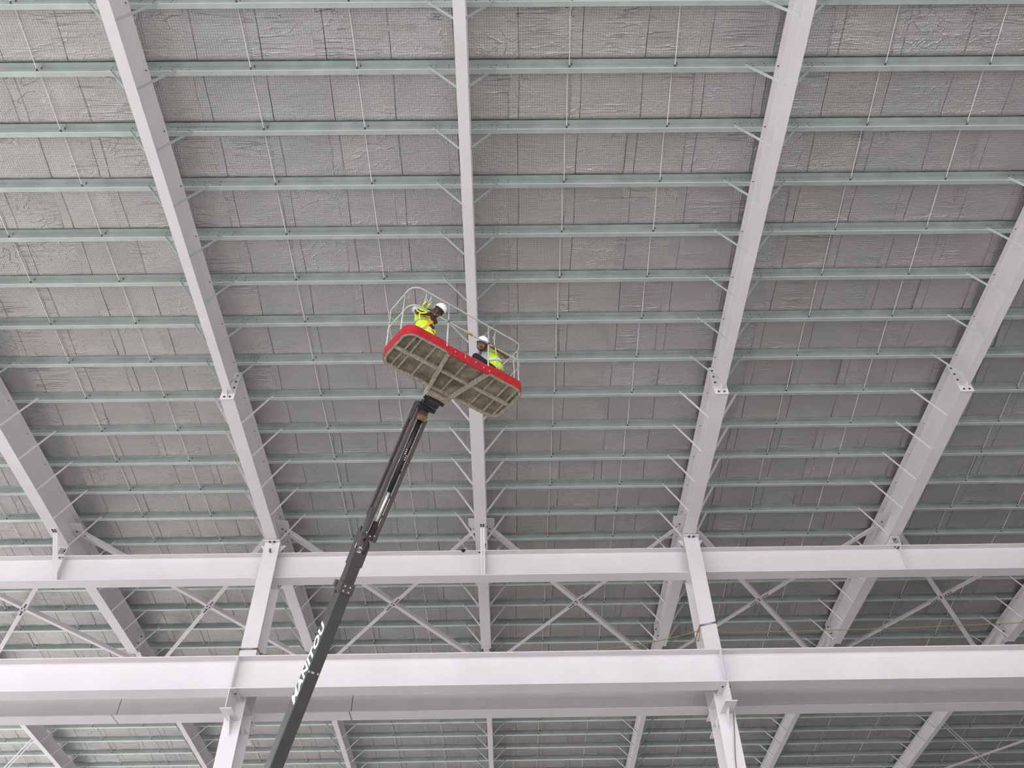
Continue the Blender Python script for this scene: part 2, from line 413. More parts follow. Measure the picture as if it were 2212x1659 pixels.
for k in list(range(0, 20)) + list(range(23, 29)):
    y = YP(k); z = zp(y)
    root = thing('roof_purlin', (0, y, z), purlin_label(k), 'purlin')
    purlin_section(k).build('section', [GALV, GALV_GLINT], root)
    lb = MB()
    for j in XR:
        for dx in (-0.62, -0.52, -0.28, 0.28, 0.52, 0.62, 0.84):
            for dz in (0.05, 0.15):
                lb.tube([(XR[j] + dx, y - 0.004, z + dz), (XR[j] + dx, y - 0.018, z + dz)], 0.009, 6)
    o = lb.build('lap_bolts', LAPB, root); o['kind'] = 'stuff'
    if k in (0, 23): ya = y - 1.205
    else: ya = YP(k - 1)
    for j in list(XR) + [-4]:
        for d in (2.0, 4.0):
            x = X0 + 6 * j + d
            if not XA < x < XB: continue
            s = MB(); s.tube([(x - 0.03, ya, zp(ya) + 0.165), (x, y - 0.0, z + 0.05)], 0.0075, 6)
            s.m = 1; s.tube([(x, y - 0.045, z + 0.055), (x, y - 0.004, z + 0.05)], 0.018, 6)
            s.tube([(x + 0.05, y - 0.03, z + 0.165), (x + 0.05, y - 0.004, z + 0.13)], 0.012, 5)
            s.build('sag_rod', [ROD, BOLT], root)

# ------------------------------------------------------------------ columns
CLAB = {-3: 'white steel column standing just outside the left edge of the photo', -1: 'left white steel column of the two, brown rope tied round it above the beam',
        1: 'right white steel column of the two, rope hanging down its face', 3: 'white steel column standing just outside the right edge of the photo'}
XC = {-3: -18.66, -1: -6.66, 1: 5.35, 3: 17.35}
def make_column(j):
    x = XC[j]; w = 0.43; zt = 15.275
    root = thing('steel_column', (x, 20.4, 0), CLAB[j], 'column')
    MB().box(x - w / 2, x + w / 2, 20.0, 20.022, 0, zt).build('front_flange', WHITE, root)
    MB().box(x - w / 2, x + w / 2, 20.778, 20.8, 0, zt).build('rear_flange', WHITE, root)
    MB().box(x - 0.008, x + 0.008, 20.022, 20.778, 0, zt).build('web', WHITE, root)
    cp = MB().box(x - w / 2 - 0.01, x + w / 2 + 0.01, 19.90, 20.9, zt, zt + 0.022).build('cap_plate', WHITE, root)
    cp2 = MB().box(x - w / 2 - 0.005, x + w / 2 + 0.005, 19.92, 20.88, zt + 0.0225, zt + 0.043).build('cap_plate', WHITE, root)
    for sx in (-1, 1): put('bolt', BOLT_Z2, cp, (x + sx * 0.065, 19.95, zt))
    MB().prism([(x - 0.006, 19.91, zt), (x - 0.006, 20, zt), (x - 0.006, 20, zt - 0.1)], (0.012, 0, 0)).build('stiffener', WHITE, root)
    # triangular gusset plates beside the head
    for sx in (-1, 1):
        for (yy, zz) in ((20.15, 15.27), (20.62, 15.27)):
            MB().prism([(x + sx * 0.02, yy, zz), (x + sx * 0.36, yy, zz), (x + sx * 0.10, yy, zz - 0.42), (x + sx * 0.02, yy, zz - 0.42)], (0, 0.014, 0)).build('gusset_plate', WHITE, root)
    # corbels carrying the crane girders, front and back
    for (ya, yb, sgn) in ((19.24, 20.0, -1), (20.8, 21.56, 1)):
        r2 = MB()
        r2.box(x - 0.14, x + 0.14, ya, yb, 10.60, 10.622)
        top = r2.build('corbel_top_plate', WHITE, root)
        MB().box(x - 0.009, x + 0.009, ya + 0.02, yb - 0.001 if sgn < 0 else yb - 0.02, 10.16, 10.60).build('corbel_web', WHITE, root)
        MB().box(x - 0.145, x + 0.145, ya + 0.05, yb - (0.0 if sgn < 0 else 0.05), 10.14, 10.16).build('corbel_bottom_plate', WHITE, root)
        yc = yb if sgn < 0 else ya; ye = yc + sgn * 0.34
        MB().prism([(x - 0.008, yc, 10.14), (x - 0.008, ye, 10.14), (x - 0.008, yc, 9.76)], (0.016, 0, 0)).build('corbel_gusset', WHITE, root)
        yo = ya + 0.02 if sgn < 0 else yb - 0.03
        for sx in (-1, 1): put('bolt', BOLT_Z, top, (x + sx * 0.085, 19.52 if sgn < 0 else 21.2, 10.60))
    # stiffeners inside the column at corbel level and at the upper beam
    for sx in (-1, 1):
        for zz in (10.15, 10.60, 14.25, 15.03):
            xs = sorted((x + sx * 0.008, x + sx * 0.20))
            MB().box(xs[0], xs[1], 20.022, 20.778, zz - 0.012, zz).build('stiffener', WHITE, root)
        MB().prism([(x + sx * 0.19, 20.03, 10.12), (x + sx * 0.19, 20.40, 10.12), (x + sx * 0.19, 20.40, 9.88)], (sx * 0.01, 0, 0)).build('gusset_plate', WHITE, root)
    if j == -1:
        lg = MB(); lg.bar((x - 0.02, 19.99, 15.06), (x - 0.005, 19.93, 14.93), 0.035, 0.035, (1, 0, 0)); lg.bar((x - 0.012, 19.93, 14.95), (x + 0.035, 19.93, 14.90), 0.03, 0.035, (0, 1, 0))
        lg.build('lifting_lug', BOLT, root)['label'] = 'brown bent lug below the cap plate'
    MB().box(x - 0.32, x + 0.32, 19.85, 20.95, 0, 0.03).build('base_plate', WHITE, root)
for j in XC: make_column(j)

# ------------------------------------------------------------------ I beams along X
def ibeam(name, x0, x1, yc, w, z0, z1, label, tf=0.022, tw=0.012):
    root = thing(name, ((x0 + x1) / 2, yc, z0), label, 'beam')
    MB().box(x0, x1, yc - w / 2, yc + w / 2, z0, z0 + tf).build('bottom_flange', WHITE, root)
    MB().box(x0, x1, yc - tw / 2, yc + tw / 2, z0 + tf, z1 - tf).build('web', WHITE, root)
    MB().box(x0, x1, yc - w / 2, yc + w / 2, z1 - tf, z1).build('top_flange', WHITE, root)
    return root
# upper beam: one length between each pair of columns, framing into their webs
JL = {(-3, -1): 'upper white beam left of the left column, carrying the left rafter', (-1, 1): 'upper white beam between the two columns under the middle rafter',
      (1, 3): 'upper white beam right of the right column, carrying the right rafter'}
for (a, b_), lab in JL.items():
    xa = XC[a] + 0.01; xb = XC[b_] - 0.01; xm = XR[(a + b_) // 2]
    root = ibeam('upper_beam', xa, xb, 20.4, 0.40, 14.24, 15.062, lab)
    for sx in (-1, 1):
        MB().box(xm + sx * 0.09 - 0.006, xm + sx * 0.09 + 0.006, 20.22, 20.394, 14.262, 15.04).build('stiffener', WHITE, root) if sx > 0 else None
        MB().box(xm + sx * 0.09 - 0.006, xm + sx * 0.09 + 0.006, 20.406, 20.58, 14.262, 15.04).build('stiffener', WHITE, root)
    # seat box between beam and rafter
    zb = zrb(20.2)
    sb = MB(); x1, x2 = xm - 0.115, xm + 0.115
    if a == -1: x1, x2 = xm - 0.02, xm + 0.16
    sb.box(x1, x2, 20.16, 20.55, 15.063, 15.08); sb.box(x1, x2, 20.16, 20.55, zb - 0.018, zb - 0.002)
    sb.box(x1, x1 + 0.014, 20.16, 20.55, 15.08, zb - 0.018); sb.box(x2 - 0.014, x2, 20.16, 20.55, 15.08, zb - 0.018)
    seat = sb.build('seat_box', WHITE, root)
    for (dx, yy) in ((0.04, 20.26), (-0.03, 20.32), (0.0, 20.42)):
        put('bolt', BOLT_Z, seat, ((x1 + x2) / 2 + dx, yy, zb - 0.018))
    for (dx, yy) in ((-0.05, 20.27), (0.05, 20.27), (0.05, 20.33)):
        put('bolt', BOLT_Z, root, (xm + dx, yy, 15.04))
    if a < 1:                                                     # twin-angle strut from the rafter down to the beam's lower flange
        xs = xm + (0.05 if a == -1 else 0.02); top = V((xs, 19.47, 15.345)); bot = V((xs + (0.01 if a == -1 else 0.09), 20.222, 14.275))
        for sx in (-1, 1):
            s = MB(); o_ = V((sx * 0.036, 0, 0)); s.bar(top + o_, bot + o_, 0.056, 0.01, (0, -1, 1)); s.bar(top + o_ * 0.25 + V((0, .03, .02)), bot + o_ * 0.25 + V((0, .03, .02)), 0.01, 0.056, (0, -1, 1))
            s.build('strut_angle', WHITE, root)
        pl = MB().box(xs - 0.075, xs + 0.075, 19.30, 19.50, zrb(19.4) - 0.016, zrb(19.4) - 0.001).build('strut_plate', WHITE, root)
        for dx in (-0.035, 0.035):
            for yy in (19.34, 19.42): put('bolt', BOLT_Z, pl, (xs + dx, yy, zrb(19.4) - 0.016))
# near crane girder: joints at the columns, on the front corbels
NL = {(-3, -1): 'front crane girder left of the left column, brightest white', (-1, 1): 'front crane girder between the two columns, brightest white, behind the lift boom',
      (1, 3): 'front crane girder right of the right column, brightest white'}
for (a, b_), lab in NL.items():
    root = ibeam('crane_girder', XC[a] + 0.003, XC[b_] - 0.003, 19.54, 0.48, 10.63, 11.475, lab)
    for xe in (XC[a] + 0.004, XC[b_] - 0.018):
        MB().box(xe, xe + 0.014, 19.31, 19.534, 10.652, 11.453).build('end_plate', WHITE, root)
    for xe in (XC[a] + 0.012, XC[b_] - 0.112):
        MB().box(xe, xe + 0.1, 19.28, 19.33, 10.612, 10.629).build('packing_plate', WHITE, root)
# rear crane girder with its own joints
FL = [(-18.66, -10.13, 'rear crane girder left of the first joint, in shade below the front one'), (-10.115, -4.06, 'rear crane girder between its two open joints, behind the left column'),
      (-4.04, 17.35, 'rear crane girder from the brown-stained joint to the right edge')]
for x0, x1, lab in FL:
    root = ibeam('rear_crane_girder', x0, x1, 21.26, 0.50, 10.75, 11.50, lab)
    if x1 < 0:
        jp = MB(); jp.box(x1 + 0.001, x1 + 0.013, 21.250, 21.270, 10.76, 11.48); jp.box(x1 + 0.001, x1 + 0.013, 21.008, 21.512, 10.747, 10.77); jp.build('dark_gap_strip', BOLT, root)  # dark strip added in the open gap, standing in for its darkness

# ------------------------------------------------------------------ roof cross braces between the rafters
def zx(y): return zp(y) - 0.35
def angle_bar(a, b, w, name, parent, t=0.009):
    s = MB(); a = V(a); b = V(b); d = (b - a).normalized(); up = V((0, 0, 1)); x = d.cross(up).normalized()
    s.bar(a, b, w, t, up); s.bar(a + x * w / 2 + V((0, 0, w / 2)), b + x * w / 2 + V((0, 0, w / 2)), t, w, up)
    return s.build(name, WHITE, parent)
BAYL = {-3: 'white cross brace between the upper beam and front girder at the far left edge', -2: 'white cross brace just left of the left column',
        -1: 'white cross brace just right of the lift boom, left of the middle rafter', 0: 'white cross brace right of the middle rafter, left of the right column',
        1: 'white cross brace just right of the right column', 2: 'white cross brace at the far right between the beams'}
for j in range(-3, 3):
    xl, xr = XR[j] + 0.02, XR[j + 1] - 0.02; xm = (xl + xr) / 2; ya, yb = 20.12, 28.35; ym = (ya + yb) / 2
    root = thing('cross_brace', (xm, ym, zx(ym)), BAYL[j], 'brace')
    P = lambda x, y, dz=0: (x, y, zx(y) + dz)
    angle_bar(P(xl + .15, ya + .2), P(xr - .15, yb - .2), 0.135, 'brace_angle', root)
    angle_bar(P(xr - .15, ya + .2, -.012), P(xm + .10, ym - .13, -.012), 0.135, 'brace_angle', root)
    angle_bar(P(xm - .10, ym + .13, -.012), P(xl + .15, yb - .2, -.012), 0.135, 'brace_angle', root)
    d = V((xl - xr, yb - ya, 0)).normalized(); e = V((-d.y, d.x, 0)); c = V((xm, ym, 0)); g = MB()
    pts = [c + d * 0.42 + e * 0.09, c + d * 0.42 - e * 0.09, c - d * 0.42 - e * 0.09, c - d * 0.42 + e * 0.09]
    g.prism([(p.x, p.y, zx(p.y) + 0.010) for p in pts], (0, 0, 0.012)); gp = g.build('gusset_plate', WHITE, root)
    for s in (-0.36, -0.27, -0.18, 0.18, 0.27, 0.36):
        q = c + d * s; put('bolt', BOLT_Z, gp, (q.x, q.y, zx(q.y) - 0.017))
    d2 = V((xr - xl, yb - ya, 0)).normalized()
    for s in (-0.05, 0.05):
        q = c + d2 * s; put('bolt', BOLT_Z, gp, (q.x, q.y, zx(q.y) - 0.005))
    for (x, sx) in ((xl, 1), (xr, -1)):
        for y0 in (19.85, 28.1):
            g = MB(); g.prism([(x, y0, zx(y0) + .006), (x + sx * 0.36, y0, zx(y0) + .006), (x + sx * 0.36, y0 + .3, zx(y0 + .3) + .006), (x + sx * .25, y0 + .55, zx(y0 + .55) + .006), (x, y0 + .55, zx(y0 + .55) + .006)], (0, 0, 0.012))
            gp = g.build('gusset_plate', WHITE, root)
            yy0 = 20.22 if y0 < 25 else 28.25
            sg = 1 if y0 < 25 else -1
            for q in range(3):
                put('bolt', BOLT_Z, gp, (x + sx * (0.14 + 0.075 * q), yy0 + sg * 0.105 * q * (1 if True else 0), zx(yy0) - 0.004))
# light double-angle braces beyond the rear girder
def far_brace(label, pts):
    c = V((sum(p[0] for p in pts) / 4, sum(p[1] for p in pts) / 4, 0)); root = thing('far_cross_brace', (c.x, c.y, zx(c.y)), label, 'brace')
    for a, b in ((pts[0], pts[1]), (pts[2], pts[3])):
        d = V((b[0] - a[0], b[1] - a[1], 0)).normalized(); e = V((-d.y, d.x, 0)) * 0.06
        for s in (-1, 1):
            A = V((a[0], a[1], zx(a[1]) + .04)) + e * s; B = V((b[0], b[1], zx(b[1]) + .04)) + e * s
            MB().bar(A, B, 0.035, 0.035).build('brace_angle', WHITE, root)
far_brace('thin double-line cross brace in the dark bottom right corner', [(17.45, 33.2), (23.0, 39.8), (23.0, 33.6), (18.0, 39.2)])
far_brace('thin double-line brace in the bottom left corner', [(-18.85, 33.4), (-24.0, 39.6), (-24.0, 33.4), (-21.6, 36.2)])

# ------------------------------------------------------------------ ropes and a scrap
def smooth_path(pts, n=6):
    out = []
    P = [V(p) for p in pts]
    for i in range(len(P) - 1):
        p0 = P[max(i - 1, 0)]; p1 = P[i]; p2 = P[i + 1]; p3 = P[min(i + 2, len(P) - 1)]
        for k in range(n):
            t = k / n
            out.append(0.5 * ((2 * p1) + (-p0 + p2) * t + (2 * p0 - 5 * p1 + 4 * p2 - p3) * t * t + (-p0 + 3 * p1 - 3 * p2 + p3) * t ** 3))
    out.append(P[-1]); return out
def loop(x, z, dz, r=0.014):
    w = 0.235; return [(x - w, 19.985, z), (x + w, 19.985, z + dz), (x + w, 20.815, z + dz * .6), (x - w, 20.815, z)]
r = MB(); r.tube(smooth_path([(-6.44, 20.42, 12.08), (-4.8, 20.42, 11.9), (-1.0, 20.42, 11.74), (2.2, 20.42, 12.04), (3.76, 20.4, 12.228), (5.09, 20.2, 12.44)]), 0.011, 6)
r.tube(smooth_path([(5.60, 20.2, 12.42), (6.53, 20.4, 12.50), (9.79, 20.4, 12.545), (14.0, 20.4, 12.667), (17.1, 20.4, 12.80)]), 0.011, 6)
for (x, z, dz) in ((-6.66, 12.02, 0.0), (-6.66, 11.985, 0.01), (5.35, 12.50, 0.10), (5.35, 12.47, 0.10)): r.tube(loop(x, z, dz), 0.013, 6, True)
r.tube(smooth_path([(5.12, 19.98, 12.5), (5.10, 20.05, 12.36), (5.09, 20.2, 12.26), (5.12, 20.5, 12.3)]), 0.012, 6)
r.tube(smooth_path([(-6.90, 19.98, 12.02), (-6.93, 19.99, 11.9), (-6.93, 20.0, 11.78)]), 0.012, 6)
r.ball((5.62, 20.12, 12.43), 0.045); r.ball((5.09, 20.15, 12.42), 0.04); r.ball((-6.43, 20.4, 12.06), 0.04); r.ball((-6.91, 19.98, 11.97), 0.03)
r.tube([(5.62, 20.12, 12.43), (5.72, 20.12, 12.33)], 0.009, 5)
tag(r.build('rope', ROPE, smooth=True), 'long brown rope tied round both columns and sagging between them', 'rope')
r = MB(); r.tube(smooth_path([(5.535, 19.985, 10.58), (5.53, 19.95, 10.2), (5.45, 19.95, 9.68), (5.32, 19.95, 8.83), (5.26, 19.95, 7.5), (5.25, 19.95, 5.0)]), 0.012, 6)
tag(r.build('hanging_rope', ROPE2, smooth=True), 'brown rope hanging straight down the lower face of the right column', 'rope')
s = MB(); s.add([(-1.28, 20.18, 15.07), (-1.14, 20.18, 15.07), (-1.12, 20.26, 15.075), (-1.30, 20.26, 15.075), (-1.24, 20.185, 15.00), (-1.19, 20.185, 14.985), (-1.16, 20.185, 15.02)],
                [(0, 1, 2, 3), (0, 4, 5, 6, 1)])
s2 = MB(); s2.prism([(-1.27, 20.18, 15.068), (-1.14, 20.18, 15.068), (-1.16, 20.18, 15.01), (-1.20, 20.18, 14.985), (-1.235, 20.18, 15.00)], (0, 0.012, 0)); s2.box(-1.29, -1.13, 20.18, 20.30, 15.066, 15.085)
tag(s2.build('cloth_scrap', RAG), 'small black scrap on the edge of the upper beam left of the middle rafter', 'scrap')

# ------------------------------------------------------------------ boom lift
TH = math.radians(37.6)
UB = V((math.cos(TH), math.sin(TH), 0)); VBv = V((-math.sin(TH), math.cos(TH), 0)); ZV = V((0, 0, 1)); CB = V((-0.841, 9.833, 11.6))
def B(u, v, w): return CB + UB * u + VBv * v + ZV * w
def Bd(u, v, w): return UB * u + VBv * v + ZV * w
base = B(-0.02, 3.4275 + 0.5565 * 9.4, 0); base = V((base.x, base.y, 0))
lift = thing('boom_lift', base, 'dark grey telescopic boom lift with red two-man basket rising in front of the beams', 'boom lift')

def bbox(mb, u0, u1, v0, v1, w0, w1):
    return mb.hexa([B(u0, v0, w0), B(u1, v0, w0), B(u1, v1, w0), B(u0, v1, w0), B(u0, v0, w1), B(u1, v0, w1), B(u1, v1, w1), B(u0, v1, w1)])
HL, HW, CR = 1.205, 0.44, 0.20
def outline(l, w, r, n=6, z=0.0):
    pts = []
    for (cx, cy, a0) in ((l - r, -w + r, -PI / 2), (l - r, w - r, 0), (-l + r, w - r, PI / 2), (-l + r, -w + r, PI)):
        for k in range(n + 1):
            a = a0 + PI / 2 * k / n; pts.append((cx + r * math.cos(a), cy + r * math.sin(a), z))
    return pts
# floor
m_ = MB(); m_.prism([B(*p) for p in outline(HL - 0.02, HW - 0.02, CR - 0.02, z=0.045)], (0, 0, 0.012))
deck = m_.build('basket_floor', MESHF, lift)
# underside frame
def ring(l0, w0, r0, l1, w1, r1, z0, z1, mt, name, parent):
    a = outline(l0, w0, r0); b = outline(l1, w1, r1); n = len(a); vs = []; fs = []
    for z in (z0, z1):
        vs += [B(p[0], p[1], z) for p in a] + [B(p[0], p[1], z) for p in b]
    for i in range(n):
        q = (i + 1) % n
        fs += [(i, q, n + q, n + i), (2 * n + i, 3 * n + i, 3 * n + q, 2 * n + q), (i, 2 * n + i, 2 * n + q, q), (n + i, n + q, 3 * n + q, 3 * n + i)]
    return MB().add(vs, fs).build(name, mt, parent)
ring(HL, HW, CR, HL - 0.045, HW - 0.045, CR - 0.045, 0.0, 0.045, FRAME, 'rim_frame', deck)
bbox(MB(), -HL + 0.04, HL - 0.04, -0.03, 0.03, 0.0, 0.046).build('long_bar', FRAME, deck)
def xbar(ua, va, ub, vb, w, h, name='cross_bar', z=0.008):
    MB().bar(B(ua, va, z + h / 2), B(ub, vb, z + h / 2), w, h).build(name, FRAME, deck)
for ua in (-0.88, -0.60, 0.01, 0.60, 0.885, 1.085): xbar(ua - 0.02, -HW + .04, ua + 0.012, HW - .04, 0.022, 0.036)
xbar(-0.385, -HW + .02, -0.175, 0.60, 0.055, 0.07, 'mount_bar', -0.03); xbar(0.41, -HW + .02, 0.20, 0.60, 0.06, 0.07, 'mount_bar', -0.03)
xbar(-1.0, -HW + .05, -1.0, HW - .05, 0.02, 0.036)
bbox(MB(), -0.20, 0.225, 0.485, 0.62, -0.09, 0.04).build('mount_block', FRAME, deck)
# toe boards: tall ends, dropped middle on the near side
full = outline(HL + 0.006, HW + 0.006, CR, 8); inner = outline(HL - 0.006, HW - 0.006, CR - 0.01, 8)
def board(idx, z0, z1, name='toe_board', zfun=None):
    vs = []; fs = []; n = len(idx)
    for (pl) in (full_pts, inner_pts):
        for z in (0, 1):
            for i in idx:
                zz = (z0, z1)[z]
                vs.append(B(pl[i][0], pl[i][1], zz))
    for i in range(n - 1):
        a, b, c, d_ = i, n + i, 2 * n + i, 3 * n + i
        fs += [(a, a + 1, b + 1, b), (c, d_, d_ + 1, c + 1), (b, b + 1, d_ + 1, d_), (a, c, c + 1, a + 1)]
    fs += [(0, n, 3 * n, 2 * n), (n - 1, 3 * n - 1, 4 * n - 1, 2 * n - 1)]
    return MB().add(vs, fs).build(name, RED, lift)
# order of outline: near-right corner, far-right corner, far-left corner, near-left corner
full_pts = full + [(-0.42, -HW - 0.006, 0), (0.41, -HW - 0.006, 0)]; inner_pts = inner + [(-0.42, -HW + 0.006, 0), (0.41, -HW + 0.006, 0)]
n_ = len(full)
board([n_ + 1] + list(range(0, n_ // 2 + 2)), 0.003, 0.205)                       # right half round to the far side
board(list(range(n_ // 2 + 1, n_)) + [n_], 0.003, 0.205)                          # left half
gm = MB(); gm.prism([B(-0.42, -HW - 0.03, -0.075), B(0.37, -HW - 0.03, -0.075), B(0.41, -HW - 0.03, -0.03), B(0.41, -HW - 0.03, 0.125), B(-0.42, -HW - 0.03, 0.125)], VBv * 0.02)
gate = gm.build('toe_board', RED, lift)
MB().bar(B(-0.41, -HW + 0.005, 0.14), B(0.40, -HW + 0.005, 0.14), 0.03, 0.03).build('sill_bar', RAIL, lift)
for (uu, ww, hh) in ((-0.30, 0.04, 0.05), (-0.10, 0.05, 0.07), (0.12, 0.06, 0.045), (0.28, 0.03, 0.04), (0.40, 0.02, 0.05)):
    MB().bar(B(uu, -HW - 0.032, ww - hh / 2), B(uu + 0.012, -HW - 0.032, ww + hh / 2), 0.012, 0.004, VBv).build('paint_chip', RAIL, gate)
for (uu, ww, l_, yo) in ((-0.80, 0.10, .10, 0.006), (-0.64, 0.095, .05, 0.006), (-0.52, 0.10, .07, 0.006), (-0.30, 0.015, .08, 0.030), (0.02, 0.02, .10, 0.030), (0.18, 0.045, .09, 0.030), (0.62, 0.10, .09, 0.006), (0.78, 0.10, .08, 0.006), (0.92, 0.095, .05, 0.006)):
    MB().bar(B(uu - l_ / 2, -HW - yo - 0.002, ww), B(uu + l_ / 2, -HW - yo - 0.002, ww), 0.004, 0.008).build('slot', DARKIRON, gate)
# guard rails
def arc(c, r, a0, a1, n=6): return [(c[0] + r * math.cos(a0 + (a1 - a0) * k / n), c[1] + r * math.sin(a0 + (a1 - a0) * k / n)) for k in range(n + 1)]
def railring(l, w, r, z):
    p = arc((l - r, -w + r), r, -PI / 2, 0) + arc((l - r, w - r), r, 0, PI / 2) + arc((-l + r, w - r), r, PI / 2, PI) + arc((-l + r, -w + r), r, PI, 3 * PI / 2)
    return [B(a, b, z) for a, b in p]
MB().tube(railring(1.18, 0.44, 0.18, 1.185), 0.0145, 8, True).build('top_rail', RAIL, lift, True)
MB().tube(railring(1.18, 0.44, 0.18, 0.715), 0.0145, 8, True).build('mid_rail', RAIL, lift, True)
for (a, b) in ((-0.445, -0.44), (0.40, -0.44), (-1.18, -0.17), (-1.18, 0.28), (1.18, -0.28), (1.18, 0.17), (-0.5, 0.44), (0.5, 0.44)):
    MB().tube([B(a, b, 0.10), B(a, b, 1.185)], 0.0145, 8).build('rail_post', RAIL, lift, True)
MB().tube([B(-0.12, -0.44, 0.715), B(0.05, -0.44, 0.715)], 0.022, 8).build('rail_tape', TAPE, lift, True)
for a in (-0.445, 0.40): MB().tube([B(a, -0.44, 0.70), B(a, -0.44, 0.735)], 0.024, 8).build('rail_clamp', BOOM, lift, True)

# knuckle under the basket
def K(u, v, w): return B(u, 0.49 + (v - 0.5) * 0.72, w * 0.66)
kn = MB()
kn.prism([K(-0.20, 0.50, -0.10), K(0.19, 0.50, -0.10), K(0.21, 0.62, -0.12), K(0.20, 0.64, -0.16), K(-0.20, 0.64, -0.16)], VBv * 0.03)
kn.prism([K(-0.16, 0.54, -0.11), K(-0.16, 0.80, -0.08), K(-0.16, 0.98, -0.14), K(-0.16, 0.98, -0.24), K(-0.16, 0.80, -0.25), K(-0.16, 0.60, -0.20)], UB * 0.035)
kn.prism([K(0.05, 0.54, -0.11), K(0.05, 0.78, -0.08), K(0.05, 0.90, -0.16), K(0.05, 0.86, -0.25), K(0.05, 0.66, -0.24)], UB * 0.035)
kn.tube([K(-0.13, 0.70, -0.16), K(0.10, 0.70, -0.16)], 0.10, 16); kn.tube([K(-0.20, 0.90, -0.20), K(0.14, 0.90, -0.20)], 0.05, 12)
bbox(kn, -0.12, 0.04, 0.52, 0.84, -0.08, 0.02); bbox(kn, -0.17, -0.145, 0.55, 0.60, -0.1, 0.13)
knuckle = kn.build('basket_knuckle', BLACK, lift)
for (a, b, w) in ((-0.165, 0.72, -0.14), (-0.165, 0.86, -0.17), (-0.02, 0.66, -0.26), (0.06, 0.70, -0.25), (0.02, 0.76, -0.25)):
    MB().ball(K(a, b, w), 0.013, 8, 5).build('bolt_head', FRAME, knuckle)
# jib: link bar on top, two side arms, cylinder with chrome rod
JT, JB_ = V((0.0, 0.985, -0.18)), V((0.0, 2.42, -1.975)); jd = (JB_ - JT).normalized(); jn = V((0, -jd.z, jd.y)); jn = jn if jn.z > 0 else -jn
def J(u, s, n): p = JT + jd * s + jn * n; return B(u, p.y, p.z)
JN = Bd(0, jn.y, jn.z); JLn = (JB_ - JT).length
arm = MB().bar(J(-0.105, -0.15, 0), J(-0.105, JLn - 0.04, 0), 0.05, 0.085, JN).build('jib_arm', DARKIRON, lift)
MB().bar(J(-0.078, 0.05, -0.03), J(-0.078, JLn - 0.1, -0.03), 0.006, 0.02, JN).build('hose', RAIL, arm)
arm2 = MB().bar(J(0.085, 0.02, -0.01), J(0.085, JLn - 0.02, -0.01), 0.075, 0.085, JN).build('jib_arm', DARKIRON, lift)
for (a, b) in ((0.10, 1.0), (1.05, 1.45), (1.5, 1.8), (1.85, 2.0)):
    MB().bar(J(0.045, a, -0.045), J(0.045, b, -0.045), 0.012, 0.01, JN).build('worn_edge', SCUFF, arm2)
MB().bar(J(-0.125, -0.24, 0.17), J(-0.125, JLn - 0.42, 0.17), 0.05, 0.06, JN).build('link_bar', DARKIRON, lift)
MB().bar(J(-0.125, -0.25, 0.13), J(-0.125, 0.1, 0.13), 0.03, 0.14, JN).build('link_bracket', BOOM, lift)
MB().bar(J(-0.125, JLn - 0.55, 0.10), J(-0.11, JLn + 0.12, 0.02), 0.04, 0.16, JN).build('link_bracket', BOOM, lift)
cyl = MB().tube([J(-0.012, 0.05, -0.03), J(-0.012, 1.40, -0.03)], 0.042, 14).build('jib_cylinder', BLACK, lift, True)
MB().tube([J(-0.012, 1.40, -0.03), J(-0.012, JLn - 0.34, -0.03)], 0.022, 12).build('chrome_rod', CHROME, cyl, True)
MB().bar(J(-0.012, JLn - 0.36, -0.03), J(-0.012, JLn - 0.12, -0.03), 0.07, 0.07, JN).build('rod_end', BLACK, cyl)
for s_ in (0.62, 0.72):
    for q in range(3): MB().bar(J(-0.035 + 0.035 * (s_ > .7), s_ + 0.035 * q, -0.078), J(-0.035 + 0.035 * (s_ > .7), s_ + 0.012 + 0.035 * q, -0.078), 0.022, 0.004, JN).build('white_mark', LETTER, cyl)
MB().bar(J(-0.01, -0.15, -0.04), J(-0.01, -0.03, -0.05), 0.14, 0.11, JN).build('cylinder_block', BOOM, lift)
MB().bar(J(-0.01, -0.03, -0.05), J(-0.01, 0.065, -0.05), 0.16, 0.12, JN).build('rusty_block', RUST, lift)
fk = MB(); fk.bar(J(0.0, JLn - 0.15, -0.01), J(0.0, JLn - 0.05, 0.02), 0.24, 0.08, JN); fk.tube([J(-0.15, JLn - 0.09, 0.02), J(0.14, JLn - 0.09, 0.02)], 0.04, 12); fk.bar(J(-0.02, JLn - 0.06, 0.02), J(-0.02, JLn + 0.16, 0.05), 0.07, 0.07, JN)
fork = fk.build('jib_pivot', DARKIRON, lift)
for (a, s_) in ((-0.10, -0.14), (-0.02, -0.10), (0.05, -0.13)): MB().ball(J(a, JLn + s_, -0.06), 0.014, 8, 5).build('bolt_head', SCUFF, fork)
# main boom
A0 = V((0, 3.4275, -3.199)); bd = V((0, 0.5565, -0.8309)); bn = V((0, 0.8309, 0.5565)); U0 = -0.02
def Q(u, s, n): p = A0 + bd * s + bn * n; return B(U0 + u, p.y, p.z)
BN = Bd(0, bn.y, bn.z)
inner = MB().bar(Q(0, -1.25, 0), Q(0, -0.6, 0), 0.19, 0.20, BN).build('extension_boom', BOOM, lift)
for (uu, w_) in ((-0.045, 0.035), (0.02, 0.025), (0.07, 0.03)): MB().bar(Q(uu, -1.17, -0.101), Q(uu, -0.8, -0.101), w_, 0.012, BN).build('slide_strip', DARKIRON, inner)
hd = MB(); hd.bar(Q(0, -1.36, 0), Q(0, -1.14, 0), 0.225, 0.225, BN)
hd.prism([Q(-0.112, -1.36, -0.11), Q(-0.112, -1.36, 0.11), Q(-0.112, -1.72, 0.13), Q(-0.112, -1.80, 0.06), Q(-0.112, -1.62, -0.06)], UB * 0.03)
